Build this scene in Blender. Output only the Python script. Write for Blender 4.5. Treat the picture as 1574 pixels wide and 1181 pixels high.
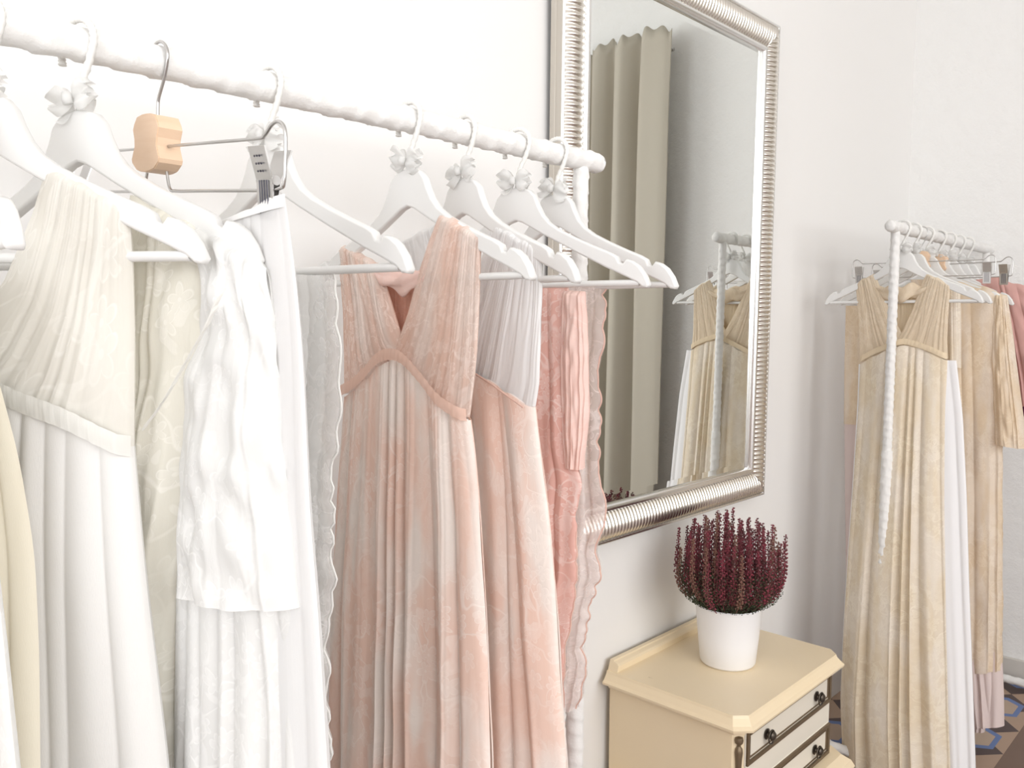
import bpy, bmesh, math, random
from mathutils import Vector, Matrix, noise
R = math.radians
for o in list(bpy.data.objects): bpy.data.objects.remove(o)
SC = bpy.context.scene; COL = SC.collection

# ------------------------------------------------------------------ camera
HC = 1.3006                                   # camera height above the floor
FPX, IW, IH = 1280.5, 1574, 1181
YAW, PIT, ROL = R(46.51), R(4.25), R(0.307)
FW = Vector((math.sin(YAW)*math.cos(PIT), math.cos(YAW)*math.cos(PIT), -math.sin(PIT)))
_r = Vector((math.cos(YAW), -math.sin(YAW), 0)); _u = _r.cross(FW)
RT = _r*math.cos(ROL) + _u*math.sin(ROL); UP = _u*math.cos(ROL) - _r*math.sin(ROL)
cd = bpy.data.cameras.new('camera'); cam = bpy.data.objects.new('camera', cd); COL.objects.link(cam)
cam.matrix_world = Matrix(((RT.x, UP.x, -FW.x, 0), (RT.y, UP.y, -FW.y, 0), (RT.z, UP.z, -FW.z, HC), (0, 0, 0, 1)))
cd.sensor_fit = 'HORIZONTAL'; cd.sensor_width = 36; cd.lens = 36*FPX/IW; cd.clip_start = .02
SC.camera = cam

# ------------------------------------------------------------------ world, light, exposure
SC.view_settings.view_transform = 'Standard'; SC.view_settings.look = 'None'
SC.view_settings.gamma = 1; SC.view_settings.use_curve_mapping = False
SC.view_settings.exposure = -0.06
SC.cycles.transparent_max_bounces = 32; SC.cycles.max_bounces = 10; SC.cycles.diffuse_bounces = 5
SC.cycles.caustics_reflective = False; SC.cycles.caustics_refractive = False
SC.cycles.sample_clamp_indirect = 6
W = bpy.data.worlds.new('world'); SC.world = W; W.use_nodes = True
W.node_tree.nodes['Background'].inputs[0].default_value = (.86, .93, 1, 1)
W.node_tree.nodes['Background'].inputs[1].default_value = 1.2

def area(name, loc, aim, sx, sy, power, col):
    l = bpy.data.lights.new(name, 'AREA'); l.shape = 'RECTANGLE'; l.size = sx; l.size_y = sy
    l.energy = power; l.color = col
    o = bpy.data.objects.new(name, l); COL.objects.link(o); o.location = loc
    o.rotation_euler = Vector(aim).to_track_quat('-Z', 'Y').to_euler()
    return o
area('daylight_window_right', (.25, -3.04, 1.95), (0, 1, -.02), 3.8, 1.9, 110, (1, .99, .975))
area('front_window_fill', (-2.24, -.55, 1.8), (1, 0, -.02), 1.9, 1.9, 44, (.98, .985, 1))  # added fill from an unseen window, brightens the dress fronts

# ------------------------------------------------------------------ materials
def mat(name, base, rough=.6, metal=0, **k):
    m = bpy.data.materials.new(name); m.use_nodes = True
    b = m.node_tree.nodes['Principled BSDF']
    b.inputs['Base Color'].default_value = (*base, 1); b.inputs['Roughness'].default_value = rough
    b.inputs['Metallic'].default_value = metal
    for a, v in k.items(): b.inputs[a.replace('_', ' ')].default_value = v
    return m
class N:                                       # tiny node helper
    def __init__(s, m): s.m = m; s.t = m.node_tree; s.n = s.t.nodes
    def new(s, t, **k):
        n = s.n.new(t)
        for a, v in k.items():
            if hasattr(n, a): setattr(n, a, v)
        return n
    def set(s, n, **k):
        for a, v in k.items():
            a = a.replace('_', ' ')
            n.inputs[a].default_value = v
        return n
    def ln(s, a, b): s.t.links.new(a, b)
    def math(s, op, a, b=None, c=None):
        n = s.n.new('ShaderNodeMath'); n.operation = op
        for i, v in enumerate((a, b, c)):
            if v is None: continue
            if isinstance(v, (int, float)): n.inputs[i].default_value = v
            else: s.t.links.new(v, n.inputs[i])
        return n.outputs[0]
    def maprange(s, v, a, b, c=0, d=1, smooth=False):
        n = s.n.new('ShaderNodeMapRange'); n.clamp = True
        if smooth: n.interpolation_type = 'SMOOTHSTEP'
        s.t.links.new(v, n.inputs[0])
        for i, x in enumerate((a, b, c, d)): n.inputs[i+1].default_value = x
        return n.outputs[0]
    def mix(s, f, a, b):
        n = s.n.new('ShaderNodeMix'); n.data_type = 'RGBA'
        for i, v in ((0, f), (6, a), (7, b)):
            if isinstance(v, (int, float)): n.inputs[i].default_value = v
            elif isinstance(v, tuple): n.inputs[i].default_value = (*v, 1)
            else: s.t.links.new(v, n.inputs[i])
        return n.outputs[2]
    def noise(s, vec, scale, detail=3, rough=.5, dist=0):
        n = s.n.new('ShaderNodeTexNoise'); n.inputs['Scale'].default_value = scale
        n.inputs['Detail'].default_value = detail; n.inputs['Roughness'].default_value = rough
        n.inputs['Distortion'].default_value = dist
        if vec is not None: s.t.links.new(vec, n.inputs['Vector'])
        return n.outputs['Fac']
    def scale(s, vec, x, y, z):
        n = s.n.new('ShaderNodeVectorMath'); n.operation = 'MULTIPLY'; s.t.links.new(vec, n.inputs[0])
        n.inputs[1].default_value = (x, y, z); return n.outputs[0]
    def obj(s): return s.n.new('ShaderNodeTexCoord').outputs['Object']
    def uv(s): return s.n.new('ShaderNodeTexCoord').outputs['UV']
    def bump(s, h, strength=.3, dist=.002):
        n = s.n.new('ShaderNodeBump'); n.inputs['Strength'].default_value = strength
        n.inputs['Distance'].default_value = dist; s.t.links.new(h, n.inputs['Height']); return n.outputs[0]
    @property
    def bsdf(s): return s.n['Principled BSDF']

def fabric(name, col, alpha=1.0, lace=0.0, lcol=None, lscale=28, transl=.3, gather=0.0, patch=0.0, sheen=0):
    """thin cloth: transparent net + diffuse and translucent yarn, optional floral lace drawn in UV metres"""
    m = bpy.data.materials.new(name); m.use_nodes = True; h = N(m)
    out = h.n['Material Output']; h.n.remove(h.n['Principled BSDF'])
    uv = h.uv(); lcol = lcol or col
    dif = h.new('ShaderNodeBsdfDiffuse'); tra = h.new('ShaderNodeBsdfTranslucent'); mx = h.new('ShaderNodeMixShader')
    mx.inputs[0].default_value = transl
    color = None; aval = None; height = h.noise(h.scale(uv, 900, 160, 1), 1, 2)
    if gather: height = h.math('ADD', h.math('MULTIPLY', h.noise(h.scale(uv, 130, 3, 1), 1, 2), gather*6), h.math('MULTIPLY', height, .4))
    if lace > 0:
        warp = h.new('ShaderNodeTexNoise'); warp.inputs['Scale'].default_value = lscale*.35; warp.inputs['Detail'].default_value = 2
        h.ln(uv, warp.inputs['Vector'])
        vm = h.new('ShaderNodeVectorMath', operation='MULTIPLY_ADD'); h.ln(warp.outputs['Color'], vm.inputs[0])
        vm.inputs[1].default_value = (.05, .05, 0); h.ln(uv, vm.inputs[2])
        vo = h.new('ShaderNodeTexVoronoi'); vo.inputs['Scale'].default_value = lscale; vo.inputs['Randomness'].default_value = .8
        vo.voronoi_dimensions = '2D'; h.ln(vm.outputs[0], vo.inputs['Vector'])
        sv = h.scale(vm.outputs[0], 1, 1, 0)
        df = h.new('ShaderNodeVectorMath', operation='SUBTRACT'); h.ln(sv, df.inputs[0]); h.ln(vo.outputs['Position'], df.inputs[1])
        sp = h.new('ShaderNodeSeparateXYZ'); h.ln(df.outputs[0], sp.inputs[0])
        ang = h.math('ARCTAN2', sp.outputs[1], sp.outputs[0])
        rr = h.math('MULTIPLY', vo.outputs['Distance'], 1.0)
        pet = h.math('MULTIPLY_ADD', h.math('ABSOLUTE', h.math('SINE', h.math('MULTIPLY', ang, 2.5))), .22, .16)
        dd = h.math('SUBTRACT', pet, rr)
        petal = h.maprange(dd, -.02, .03)                                   # filled flower
        rim = h.math('SUBTRACT', 1, h.maprange(h.math('ABSOLUTE', dd), .015, .05))   # corded petal edge
        core = h.math('SUBTRACT', 1, h.maprange(rr, .05, .08))
        v1 = h.noise(uv, lscale*.55, 1, .5, .6)
        vine = h.math('SUBTRACT', 1, h.maprange(h.math('ABSOLUTE', h.math('SUBTRACT', v1, .5)), .006, .022))
        v2 = h.noise(uv, lscale*1.1, 1, .5, .8)
        leaf = h.maprange(v2, .60, .63)
        lc = h.math('MAXIMUM', h.math('MAXIMUM', rim, core), h.math('MAXIMUM', vine, h.math('MULTIPLY', leaf, .75)))
        lc = h.math('MAXIMUM', lc, h.math('MULTIPLY', petal, .45))
        # bouquets are spread unevenly
        cl = h.maprange(h.noise(uv, 7, 1), .38, .6, .25, 1)
        lc = h.math('MULTIPLY', lc, h.math('MULTIPLY', cl, .6))
        color = h.mix(lc, tuple(col), tuple(lcol))
        aval = h.math('MULTIPLY_ADD', lc, lace, alpha)
        height = h.math('MULTIPLY_ADD', lc, .8, height)
    if patch:
        pv = h.maprange(h.noise(h.scale(uv, 16, 5, 1), 1, 2), .40, .62, 0, patch, True)
        base = color if color is not None else tuple(col)
        color = h.mix(pv, base, tuple(c*.2+w*.8 for c, w in zip(col, (.96, .91, .86))))
    for s in (dif, tra):
        if color is not None: h.ln(color, s.inputs['Color'])
        else: s.inputs['Color'].default_value = (*col, 1)
    bp = h.bump(height, .22, .0012)
    h.ln(bp, dif.inputs['Normal'])
    h.ln(dif.outputs[0], mx.inputs[1]); h.ln(tra.outputs[0], mx.inputs[2])
    res = mx.outputs[0]
    if sheen:
        gl = h.new('ShaderNodeBsdfGlossy'); gl.inputs['Roughness'].default_value = .45; h.ln(bp, gl.inputs['Normal'])
        m3 = h.new('ShaderNodeMixShader'); m3.inputs[0].default_value = sheen; h.ln(res, m3.inputs[1]); h.ln(gl.outputs[0], m3.inputs[2]); res = m3.outputs[0]
    if alpha < 1 or lace:
        tp = h.new('ShaderNodeBsdfTransparent'); ms = h.new('ShaderNodeMixShader')
        if aval is not None:
            mn = h.math('MINIMUM', aval, 1.0); h.ln(mn, ms.inputs[0])
        else: ms.inputs[0].default_value = alpha
        h.ln(tp.outputs[0], ms.inputs[1]); h.ln(res, ms.inputs[2]); res = ms.outputs[0]
    h.ln(res, out.inputs['Surface'])
    return m

M = {}
M['wall'] = mat('wall paint', (.862, .85, .832), .7)
h = N(M['wall']); o_ = h.obj()
h.ln(h.bump(h.math('ADD', h.noise(o_, 3, 4, .6), h.math('MULTIPLY', h.noise(o_, 120, 2), .05)), .12, .01), h.bsdf.inputs['Normal'])
M['plaster'] = mat('lumpy plaster', (.87, .865, .85), .8)
h = N(M['plaster']); h.ln(h.bump(h.noise(h.obj(), 14, 5, .65), .5, .015), h.bsdf.inputs['Normal'])
M['skirting'] = mat('skirting paint', (.62, .59, .55), .5)
M['paint'] = mat('white lacquer', (.79, .785, .77), .35)
M['wrapped'] = mat('wrapped ribbon', (.83, .82, .80), .85)
h = N(M['wrapped']); o_ = h.obj(); h.ln(h.bump(h.noise(h.scale(o_, 260, 260, 260), 1, 4, .65), .5, .0015), h.bsdf.inputs['Normal'])
M['chrome'] = mat('brushed steel wire', (.56, .55, .54), .28, 1)
M['clip'] = mat('pressed steel clip', (.62, .61, .60), .32, 1)
M['clipdark'] = mat('dark clip slots', (.10, .10, .13), .5, .3)
M['beech'] = mat('beech wood', (.78, .53, .33), .5)
h = N(M['beech']); o_ = h.obj(); w = h.noise(h.scale(o_, 14, 14, 90), 1, 4, .6, .8)
h.ln(h.mix(w, (.84, .63, .46), (.74, .51, .34)), h.bsdf.inputs['Base Color'])
M['silver'] = mat('warm silver leaf', (.84, .80, .74), .27, 1)
M['silverlip'] = mat('smooth silver lip', (.86, .85, .84), .25, 1)
M['frameedge'] = mat('painted frame edge', (.55, .51, .45), .5, .3)
M['glass'] = mat('mirror glass', (.84, .86, .84), .01, 1)
M['dark'] = mat('dark backing', (.05, .05, .05), .7)
M['cream'] = mat('cream lacquer', (.83, .69, .47), .35)
h = N(M['cream']); o_ = h.obj()
wear = h.maprange(h.noise(h.scale(o_, 26, 26, 60), 1, 3, .6), .74, .80)
blot = h.noise(o_, 4, 3)
h.ln(h.mix(wear, h.mix(blot, (.85, .695, .46), (.82, .69, .50)), (.45, .30, .17)), h.bsdf.inputs['Base Color'])
M['ivory'] = mat('ivory drawer lacquer', (.80, .745, .64), .4)
M['bronze'] = mat('antique gilt trim', (.20, .145, .09), .42, .55)
M['knob'] = mat('antique bronze', (.09, .075, .06), .35, .8)
M['pot'] = mat('white glazed pot', (.86, .86, .87), .35)
M['soil'] = mat('soil', (.05, .035, .025), .95)
M['floret'] = mat('wine red florets', (.17, .03, .045), .7)
h = N(M['floret']); o_ = h.obj(); h.ln(h.mix(h.maprange(h.noise(o_, 60, 2), .35, .65), (.25, .035, .06), (.09, .03, .028)), h.bsdf.inputs['Base Color'])
M['floretdull'] = mat('faded brown florets', (.22, .11, .08), .8)
M['leaf'] = mat('dark heather leaves', (.055, .07, .035), .8)
M['curtain'] = mat('greige curtain cloth', (.50, .46, .385), .85)
h = N(M['curtain']); o_ = h.obj(); h.ln(h.bump(h.noise(h.scale(o_, 300, 300, 300), 1, 2), .25, .001), h.bsdf.inputs['Normal'])
M['glasspane'] = mat('window glass', (1, 1, 1), .02, 0, Transmission_Weight=1.0)

M['ivory_tulle'] = fabric('ivory tulle', (0.874, 0.845, 0.779), .84, .08, (.94, .92, .87), 16, .22, .25)
M['gather_white'] = fabric('gathered white voile', (.80, .79, .75), .95, 0, transl=.2, gather=1.0)
M['satin'] = fabric('ivory satin', (0.779, 0.765, 0.741), 1, 0, transl=.12, sheen=.06)
M['cream_gauze'] = fabric('cream gauze', (.87, .81, .67), .9, 0, transl=.2)
M['cream_lace'] = fabric('cream floral lace', (0.883, 0.855, 0.760), .82, .16, (.94, .92, .86), 27, .22)
M['white_lace'] = fabric('white floral lace', (0.874, 0.869, 0.851), .86, .09, (.95, .945, .93), 30, .22)
M['white_lace_open'] = fabric('open white lace', (0.912, 0.907, 0.892), .50, .45, (.97, .965, .96), 34, .25)
M['tulle'] = fabric('white tulle', (0.893, 0.888, 0.884), .84, 0, transl=.25, gather=.25)
M['bow'] = fabric('bow organza', (0.902, 0.898, 0.883), .85, 0, transl=.35)
M['lining_white'] = fabric('white lining', (0.893, 0.883, 0.869), 1, 0, transl=.12)
M['lining_blush'] = fabric('blush white lining', (.95, .89, .85), 1, 0, transl=.1)
M['pink_lace'] = fabric('blush pink lace', (.94, .69, .585), .88, .10, (.96, .84, .78), 30, .15, .2, patch=1.0)
M['pink_strap'] = fabric('blush pink gathered lace', (.89, .65, .545), .74, .2, (.97, .86, .80), 40, .2, .45, patch=.75)
M['pink_deep'] = fabric('rose lace', (.89, .56, .49), .90, .1, (1, .90, .86), 34, .2)
M['pink_solid'] = fabric('rose voile', (.93, .69, .62), 1, .1, (.95, .76, .70), 26, .2, .2)
M['pink_sheer'] = fabric('sheer rose lace', (.96, .86, .82), .46, .5, (1, .95, .93), 34, .3)
M['pink_band'] = fabric('blush waistband', (.84, .60, .50), .85, 0, transl=.2, gather=.5)
M['pink_back'] = fabric('shadow rose back', (.62, .33, .25), 1, .1, (.72, .44, .36), 40, .1, .6)  # shade inside the neckline is put into this darker rose
M['pink_cord'] = mat('rose cord', (.74, .50, .42), .8)
M['white_voile'] = fabric('white voile', (.94, .935, .93), .9, 0, transl=.2, gather=.5)
M['beige_lace'] = fabric('champagne lace', (.87, .75, .58), .84, .14, (.92, .85, .70), 34, .15, .25, patch=.6)
M['beige_strap'] = fabric('champagne gathered lace', (.87, .74, .57), .86, .1, (.91, .81, .67), 44, .2, .6)
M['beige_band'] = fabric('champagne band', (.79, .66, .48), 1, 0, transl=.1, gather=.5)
M['beige_lining'] = fabric('champagne lining', (.93, .87, .77), 1, 0, transl=.1)
M['tan_lace'] = fabric('tan lace', (.85, .70, .52), .88, .1, (.90, .79, .64), 36, .2, patch=.5)
M['dusty_pink'] = fabric('dusty pink', (.70, .42, .38), 1, 0, transl=.15, gather=.4)
M['pale_mauve'] = fabric('pale mauve', (.78, .66, .63), 1, 0, transl=.15)
M['lilac_white'] = fabric('lilac white', (.93, .92, .925), 1, 0, transl=.1)
M['plum'] = fabric('plum cloth', (.12, .03, .06), 1, 0, transl=.1)
M['cord'] = mat('white cord', (.82, .81, .78), .9)

# ------------------------------------------------------------------ object helpers
def link(name, me, parent=None):
    o = bpy.data.objects.new(name, me); COL.objects.link(o)
    if parent: o.parent = parent
    return o
def mesh(name, vs, fs, m, smooth=True, uvs=None):
    me = bpy.data.meshes.new(name); me.from_pydata([tuple(v) for v in vs], [], fs)
    if uvs:
        l = me.uv_layers.new(name='UVMap')
        for lp in me.loops: l.data[lp.index].uv = uvs[lp.vertex_index]
    me.materials.append(m)
    for p in me.polygons: p.use_smooth = smooth
    me.update(); return me
def part(name, vs, fs, m, parent=None, smooth=True, uvs=None, label=None):
    o = link(name, mesh(name, vs, fs, m, smooth, uvs), parent)
    if label: o['label'] = label
    return o
def thing(name, label, cat, loc=(0, 0, 0), rz=0, group=None):
    o = link(name, None); o.location = loc; o.rotation_euler = (0, 0, rz); o.empty_display_size = .05
    tag(o, label, cat, group); return o
def tag(o, label, cat, group=None):
    o['label'] = label; o['category'] = cat
    if group: o['group'] = group
    return o
class MB:
    def __init__(s): s.v = []; s.f = []
    def add(s, vs, fs):
        b = len(s.v); s.v += [tuple(v) for v in vs]; s.f += [tuple(i+b for i in f) for f in fs]; return s
    def box(s, x0, x1, y0, y1, z0, z1):
        return s.add([(x, y, z) for x in (x0, x1) for y in (y0, y1) for z in (z0, z1)],
                     [(0, 1, 3, 2), (4, 6, 7, 5), (0, 4, 5, 1), (2, 3, 7, 6), (0, 2, 6, 4), (1, 5, 7, 3)])
    def tube(s, pts, rad, seg=10, cap=True, wob=None):
        pts = [Vector(p) for p in pts]; n = len(pts); rings = []
        t0 = (pts[1]-pts[0]).normalized(); a = Vector((0, 0, 1)) if abs(t0.z) < .9 else Vector((1, 0, 0))
        nn = t0.cross(a).normalized(); vs = []
        for i, p in enumerate(pts):
            t = (pts[min(i+1, n-1)]-pts[max(i-1, 0)])
            if t.length < 1e-9: t = t0
            t.normalize(); nn = (nn - t*nn.dot(t)).normalized(); b = t.cross(nn)
            r = rad(i/(n-1)) if callable(rad) else rad
            for k in range(seg):
                an = 2*math.pi*k/seg; rr = r + (wob(i, an) if wob else 0)
                vs.append(p + (nn*math.cos(an)+b*math.sin(an))*rr)
        fs = [(i*seg+k, i*seg+(k+1) % seg, (i+1)*seg+(k+1) % seg, (i+1)*seg+k) for i in range(n-1) for k in range(seg)]
        if cap: fs += [tuple(range(seg))[::-1], tuple((n-1)*seg+k for k in range(seg))]
        return s.add(vs, fs)
    def lathe(s, prof, seg=32, c=(0, 0, 0), axis='z'):
        vs = []
        for r, z in prof:
            for k in range(seg):
                a = 2*math.pi*k/seg; q = (r*math.cos(a), r*math.sin(a), z)
                if axis == 'y': q = (q[0], z, q[1])
                vs.append((c[0]+q[0], c[1]+q[1], c[2]+q[2]))
        n = len(prof)
        fs = [(i*seg+k, i*seg+(k+1) % seg, (i+1)*seg+(k+1) % seg, (i+1)*seg+k) for i in range(n-1) for k in range(seg)]
        return s.add(vs, fs)
    def done(s, name, m, parent=None, smooth=True, bevel=0, label=None):
        me = mesh(name, s.v, s.f, m, smooth)
        bm = bmesh.new(); bm.from_mesh(me)
        bmesh.ops.recalc_face_normals(bm, faces=bm.faces[:])
        if bevel:
            ed = [e for e in bm.edges if len(e.link_faces) == 2 and e.calc_face_angle(0) > .5]
            bmesh.ops.bevel(bm, geom=ed, offset=bevel, segments=3, affect='EDGES', profile=.5, clamp_overlap=True)
        for f in bm.faces: f.smooth = smooth
        if smooth:
            for e in bm.edges:
                if len(e.link_faces) == 2 and e.calc_face_angle(0) > .9: e.smooth = False
        bm.to_mesh(me); bm.free()
        o = link(name, me, parent)
        if label: o['label'] = label
        return o
def catmull(pts, n=8):
    pts = [Vector(p) for p in pts]; out = []
    P = [pts[0]*2-pts[1]] + pts + [pts[-1]*2-pts[-2]]
    for i in range(1, len(P)-2):
        for k in range(n):
            t = k/n; a, b, c, d = P[i-1:i+3]
            out.append(.5*((2*b)+(c-a)*t+(2*a-5*b+4*c-d)*t*t+(3*b-a-3*c+d)*t**3))
    out.append(pts[-1]); return out
def struct(o): o['kind'] = 'structure'; return o

def ray(px, py): return FW + RT*((px-IW/2)/FPX) - UP*((py-IH/2)/FPX)
class Plane:                                   # the upright plane a hanger hangs in
    def __init__(s, X, Y, Z, ang):
        s.o = Vector((X, Y, Z)); s.a = R(ang)
        s.sx = Vector((math.sin(s.a), -math.cos(s.a), 0)); s.ny = Vector((math.cos(s.a), math.sin(s.a), 0))
        s.rz = s.a - math.pi/2
    def loc(s, px, py, off=0):                 # picture point -> (s, z) on this plane
        d = ray(px, py); c = Vector((0, 0, HC)); oo = s.o + s.ny*off
        P = c + d*(((oo-c).dot(s.ny))/d.dot(s.ny)) - s.o
        return (P.dot(s.sx), P.z)
RX, RY1, RZ1 = 1.0965, .849, HC+.2583
RY2, RZ2 = .836, HC+.268
DW = 1.1368                                    # y of the mirror wall
XB = 3.42                                      # x of the back wall

# ------------------------------------------------------------------ room
X0, Y0, ZC = -2.2, -3.0, 3.25
def slab(name, x0, x1, y0, y1, z0, z1, m): return struct(MB().box(x0, x1, y0, y1, z0, z1).done(name, m, smooth=False))
slab('wall_left', X0-.1, XB+.1, DW, DW+.1, 0, ZC, M['wall'])
slab('wall_back', XB, XB+.1, Y0, DW, 0, ZC, M['plaster'])
slab('ceiling', X0-.1, XB+.1, Y0-.1, DW+.1, ZC, ZC+.1, M['wall'])
def holed(name, axis, pos, a0, a1, h0, h1, b0, b1):
    m = MB()
    for (u0, u1, w0, w1) in ((a0, h0, 0, ZC), (h1, a1, 0, ZC), (h0, h1, 0, b0), (h0, h1, b1, ZC)):
        if axis == 'y': m.box(u0, u1, pos-.1, pos, w0, w1)
        else: m.box(pos-.1, pos, u0, u1, w0, w1)
    return struct(m.done(name, M['wall'], smooth=False))
holed('wall_right', 'y', Y0, X0, XB, -1.7, 2.2, 1.0, 2.9)
holed('wall_front', 'x', X0, Y0, DW, -1.5, .4, .9, 2.75)
def window(name, axis, pos, h0, h1, b0, b1):
    f = MB(); t = .05
    def bx(u0, u1, w0, w1):
        if axis == 'y': f.box(u0, u1, pos-.07, pos-.02, w0, w1)
        else: f.box(pos-.07, pos-.02, u0, u1, w0, w1)
    bx(h0, h1, b0, b0+t); bx(h0, h1, b1-t, b1); bx(h0, h0+t, b0+t, b1-t); bx(h1-t, h1, b0+t, b1-t)
    mid = (h0+h1)/2; bx(mid-t/2, mid+t/2, b0+t, b1-t)
    struct(f.done(name, M['paint'], smooth=False))
window('window_1', 'y', Y0, -1.7, 2.2, 1.0, 2.9)
window('fill_window', 'x', X0, -1.5, .4, .9, 2.75)  # unseen window, put in for the fill on the dress fronts

# floor: old cement tiles
mf = mat('cement tiles', (.3, .2, .15), .6); h = N(mf); sep = h.new('ShaderNodeSeparateXYZ'); h.ln(h.obj(), sep.inputs[0])
X_, Y_ = sep.outputs[0], sep.outputs[1]
def frac(v, per, off): return h.math('FRACT', h.math('DIVIDE', h.math('ADD', v, off+40*per), per))
P_ = .194
fx = frac(X_, P_, -2.80); fy = frac(Y_, P_*.9, -.592)
tri = h.math('LESS_THAN', h.math('ABSOLUTE', h.math('SUBTRACT', fx, .5)), h.math('MULTIPLY', h.math('ABSOLUTE', h.math('SUBTRACT', fy, .5)), 1.0))
gx = frac(X_, P_*1.5, -2.72); gy = frac(Y_, P_*.9, -.592)
ax_ = h.math('ABSOLUTE', h.math('SUBTRACT', gx, .5)); ay_ = h.math('ABSOLUTE', h.math('SUBTRACT', gy, .5))
hexd = h.math('MAXIMUM', h.math('MULTIPLY', ay_, 1.15), h.math('ADD', h.math('MULTIPLY', ax_, 1.2), h.math('MULTIPLY', ay_, .45)))
ring = h.math('MULTIPLY', h.math('GREATER_THAN', hexd, .27), h.math('LESS_THAN', hexd, .37))
inner = h.math('LESS_THAN', hexd, .27)
c1 = h.mix(tri, (.065, .04, .04), (.43, .30, .215)); c1 = h.mix(inner, c1, (.48, .36, .27)); c1 = h.mix(ring, c1, (.11, .19, .42))
bandm = h.math('MULTIPLY', h.math('LESS_THAN', Y_, .592), h.math('GREATER_THAN', Y_, .48))
c1 = h.mix(bandm, c1, (.17, .105, .075))
nb = h.noise(h.obj(), 12, 4)
c1 = h.mix(h.math('MULTIPLY', nb, .25), c1, (.25, .2, .17)); h.ln(c1, h.bsdf.inputs['Base Color'])
slab('floor', X0-.1, XB+.1, Y0-.1, DW+.1, -.05, 0, mf)
def base(name, x0, x1, y0, y1):
    m = MB().box(x0, x1, y0, y1, 0, .085); return struct(m.done(name, M['skirting'], smooth=False, bevel=.004))
base('baseboard_back', XB-.014, XB, Y0, DW-.014)
base('baseboard_left', X0, XB, DW-.014, DW)

# ------------------------------------------------------------------ curtain (seen in the mirror)
def build_curtain():
    t = thing('curtain', 'floor-length greige cloth curtain hanging in folds, seen reflected in the mirror', 'curtain', (3.3, -.5, 0))
    plan = [(3.27, .055), (3.262, .02), (3.266, -.04), (3.27, -.095), (3.285, -.112), (3.345, -.122), (3.35, -.15), (3.29, -.19), (3.262, -.225), (3.28, -.262),
            (3.34, -.282), (3.345, -.305), (3.29, -.335), (3.262, -.37), (3.27, -.40), (3.33, -.43), (3.34, -.46)]
    y = -.46
    for k in range(9): plan += [(3.28, y-.04), (3.262, y-.075), (3.29, y-.11), (3.345, y-.135)]; y -= .14
    pl = catmull([(a, b, 0) for a, b in plan], 7); n = len(pl); vs = []; rows = 46; uv = []
    for j in range(rows+1):
        q = j/rows; z = 2.64 - q*2.6; f = .55+.45*min(1, q*7)
        for i, p in enumerate(pl):
            zz = z - (.02+.012*math.sin(i*.55)+.015*math.sin(i*.21+1))*(1-q)**12
            vs.append((3.30+(p.x-3.30)*f*(1+.1*math.sin(q*5+i*.06))-3.3, p.y+.004*math.sin(q*6+i*.1)+.012*q+.5, zz))
    fs = [(j*n+i, j*n+i+1, (j+1)*n+i+1, (j+1)*n+i) for j in range(rows) for i in range(n-1)]
    o = part('curtain_panel', vs, fs, M['curtain'], t)
    s = o.modifiers.new('thick', 'SOLIDIFY'); s.thickness = .003
    m = MB(); m.tube([(.085, y+.46, 2.55), (.085, .50, 2.55)], .008)
    m.done('curtain_rod', M['chrome'], t)
build_curtain()

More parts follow.
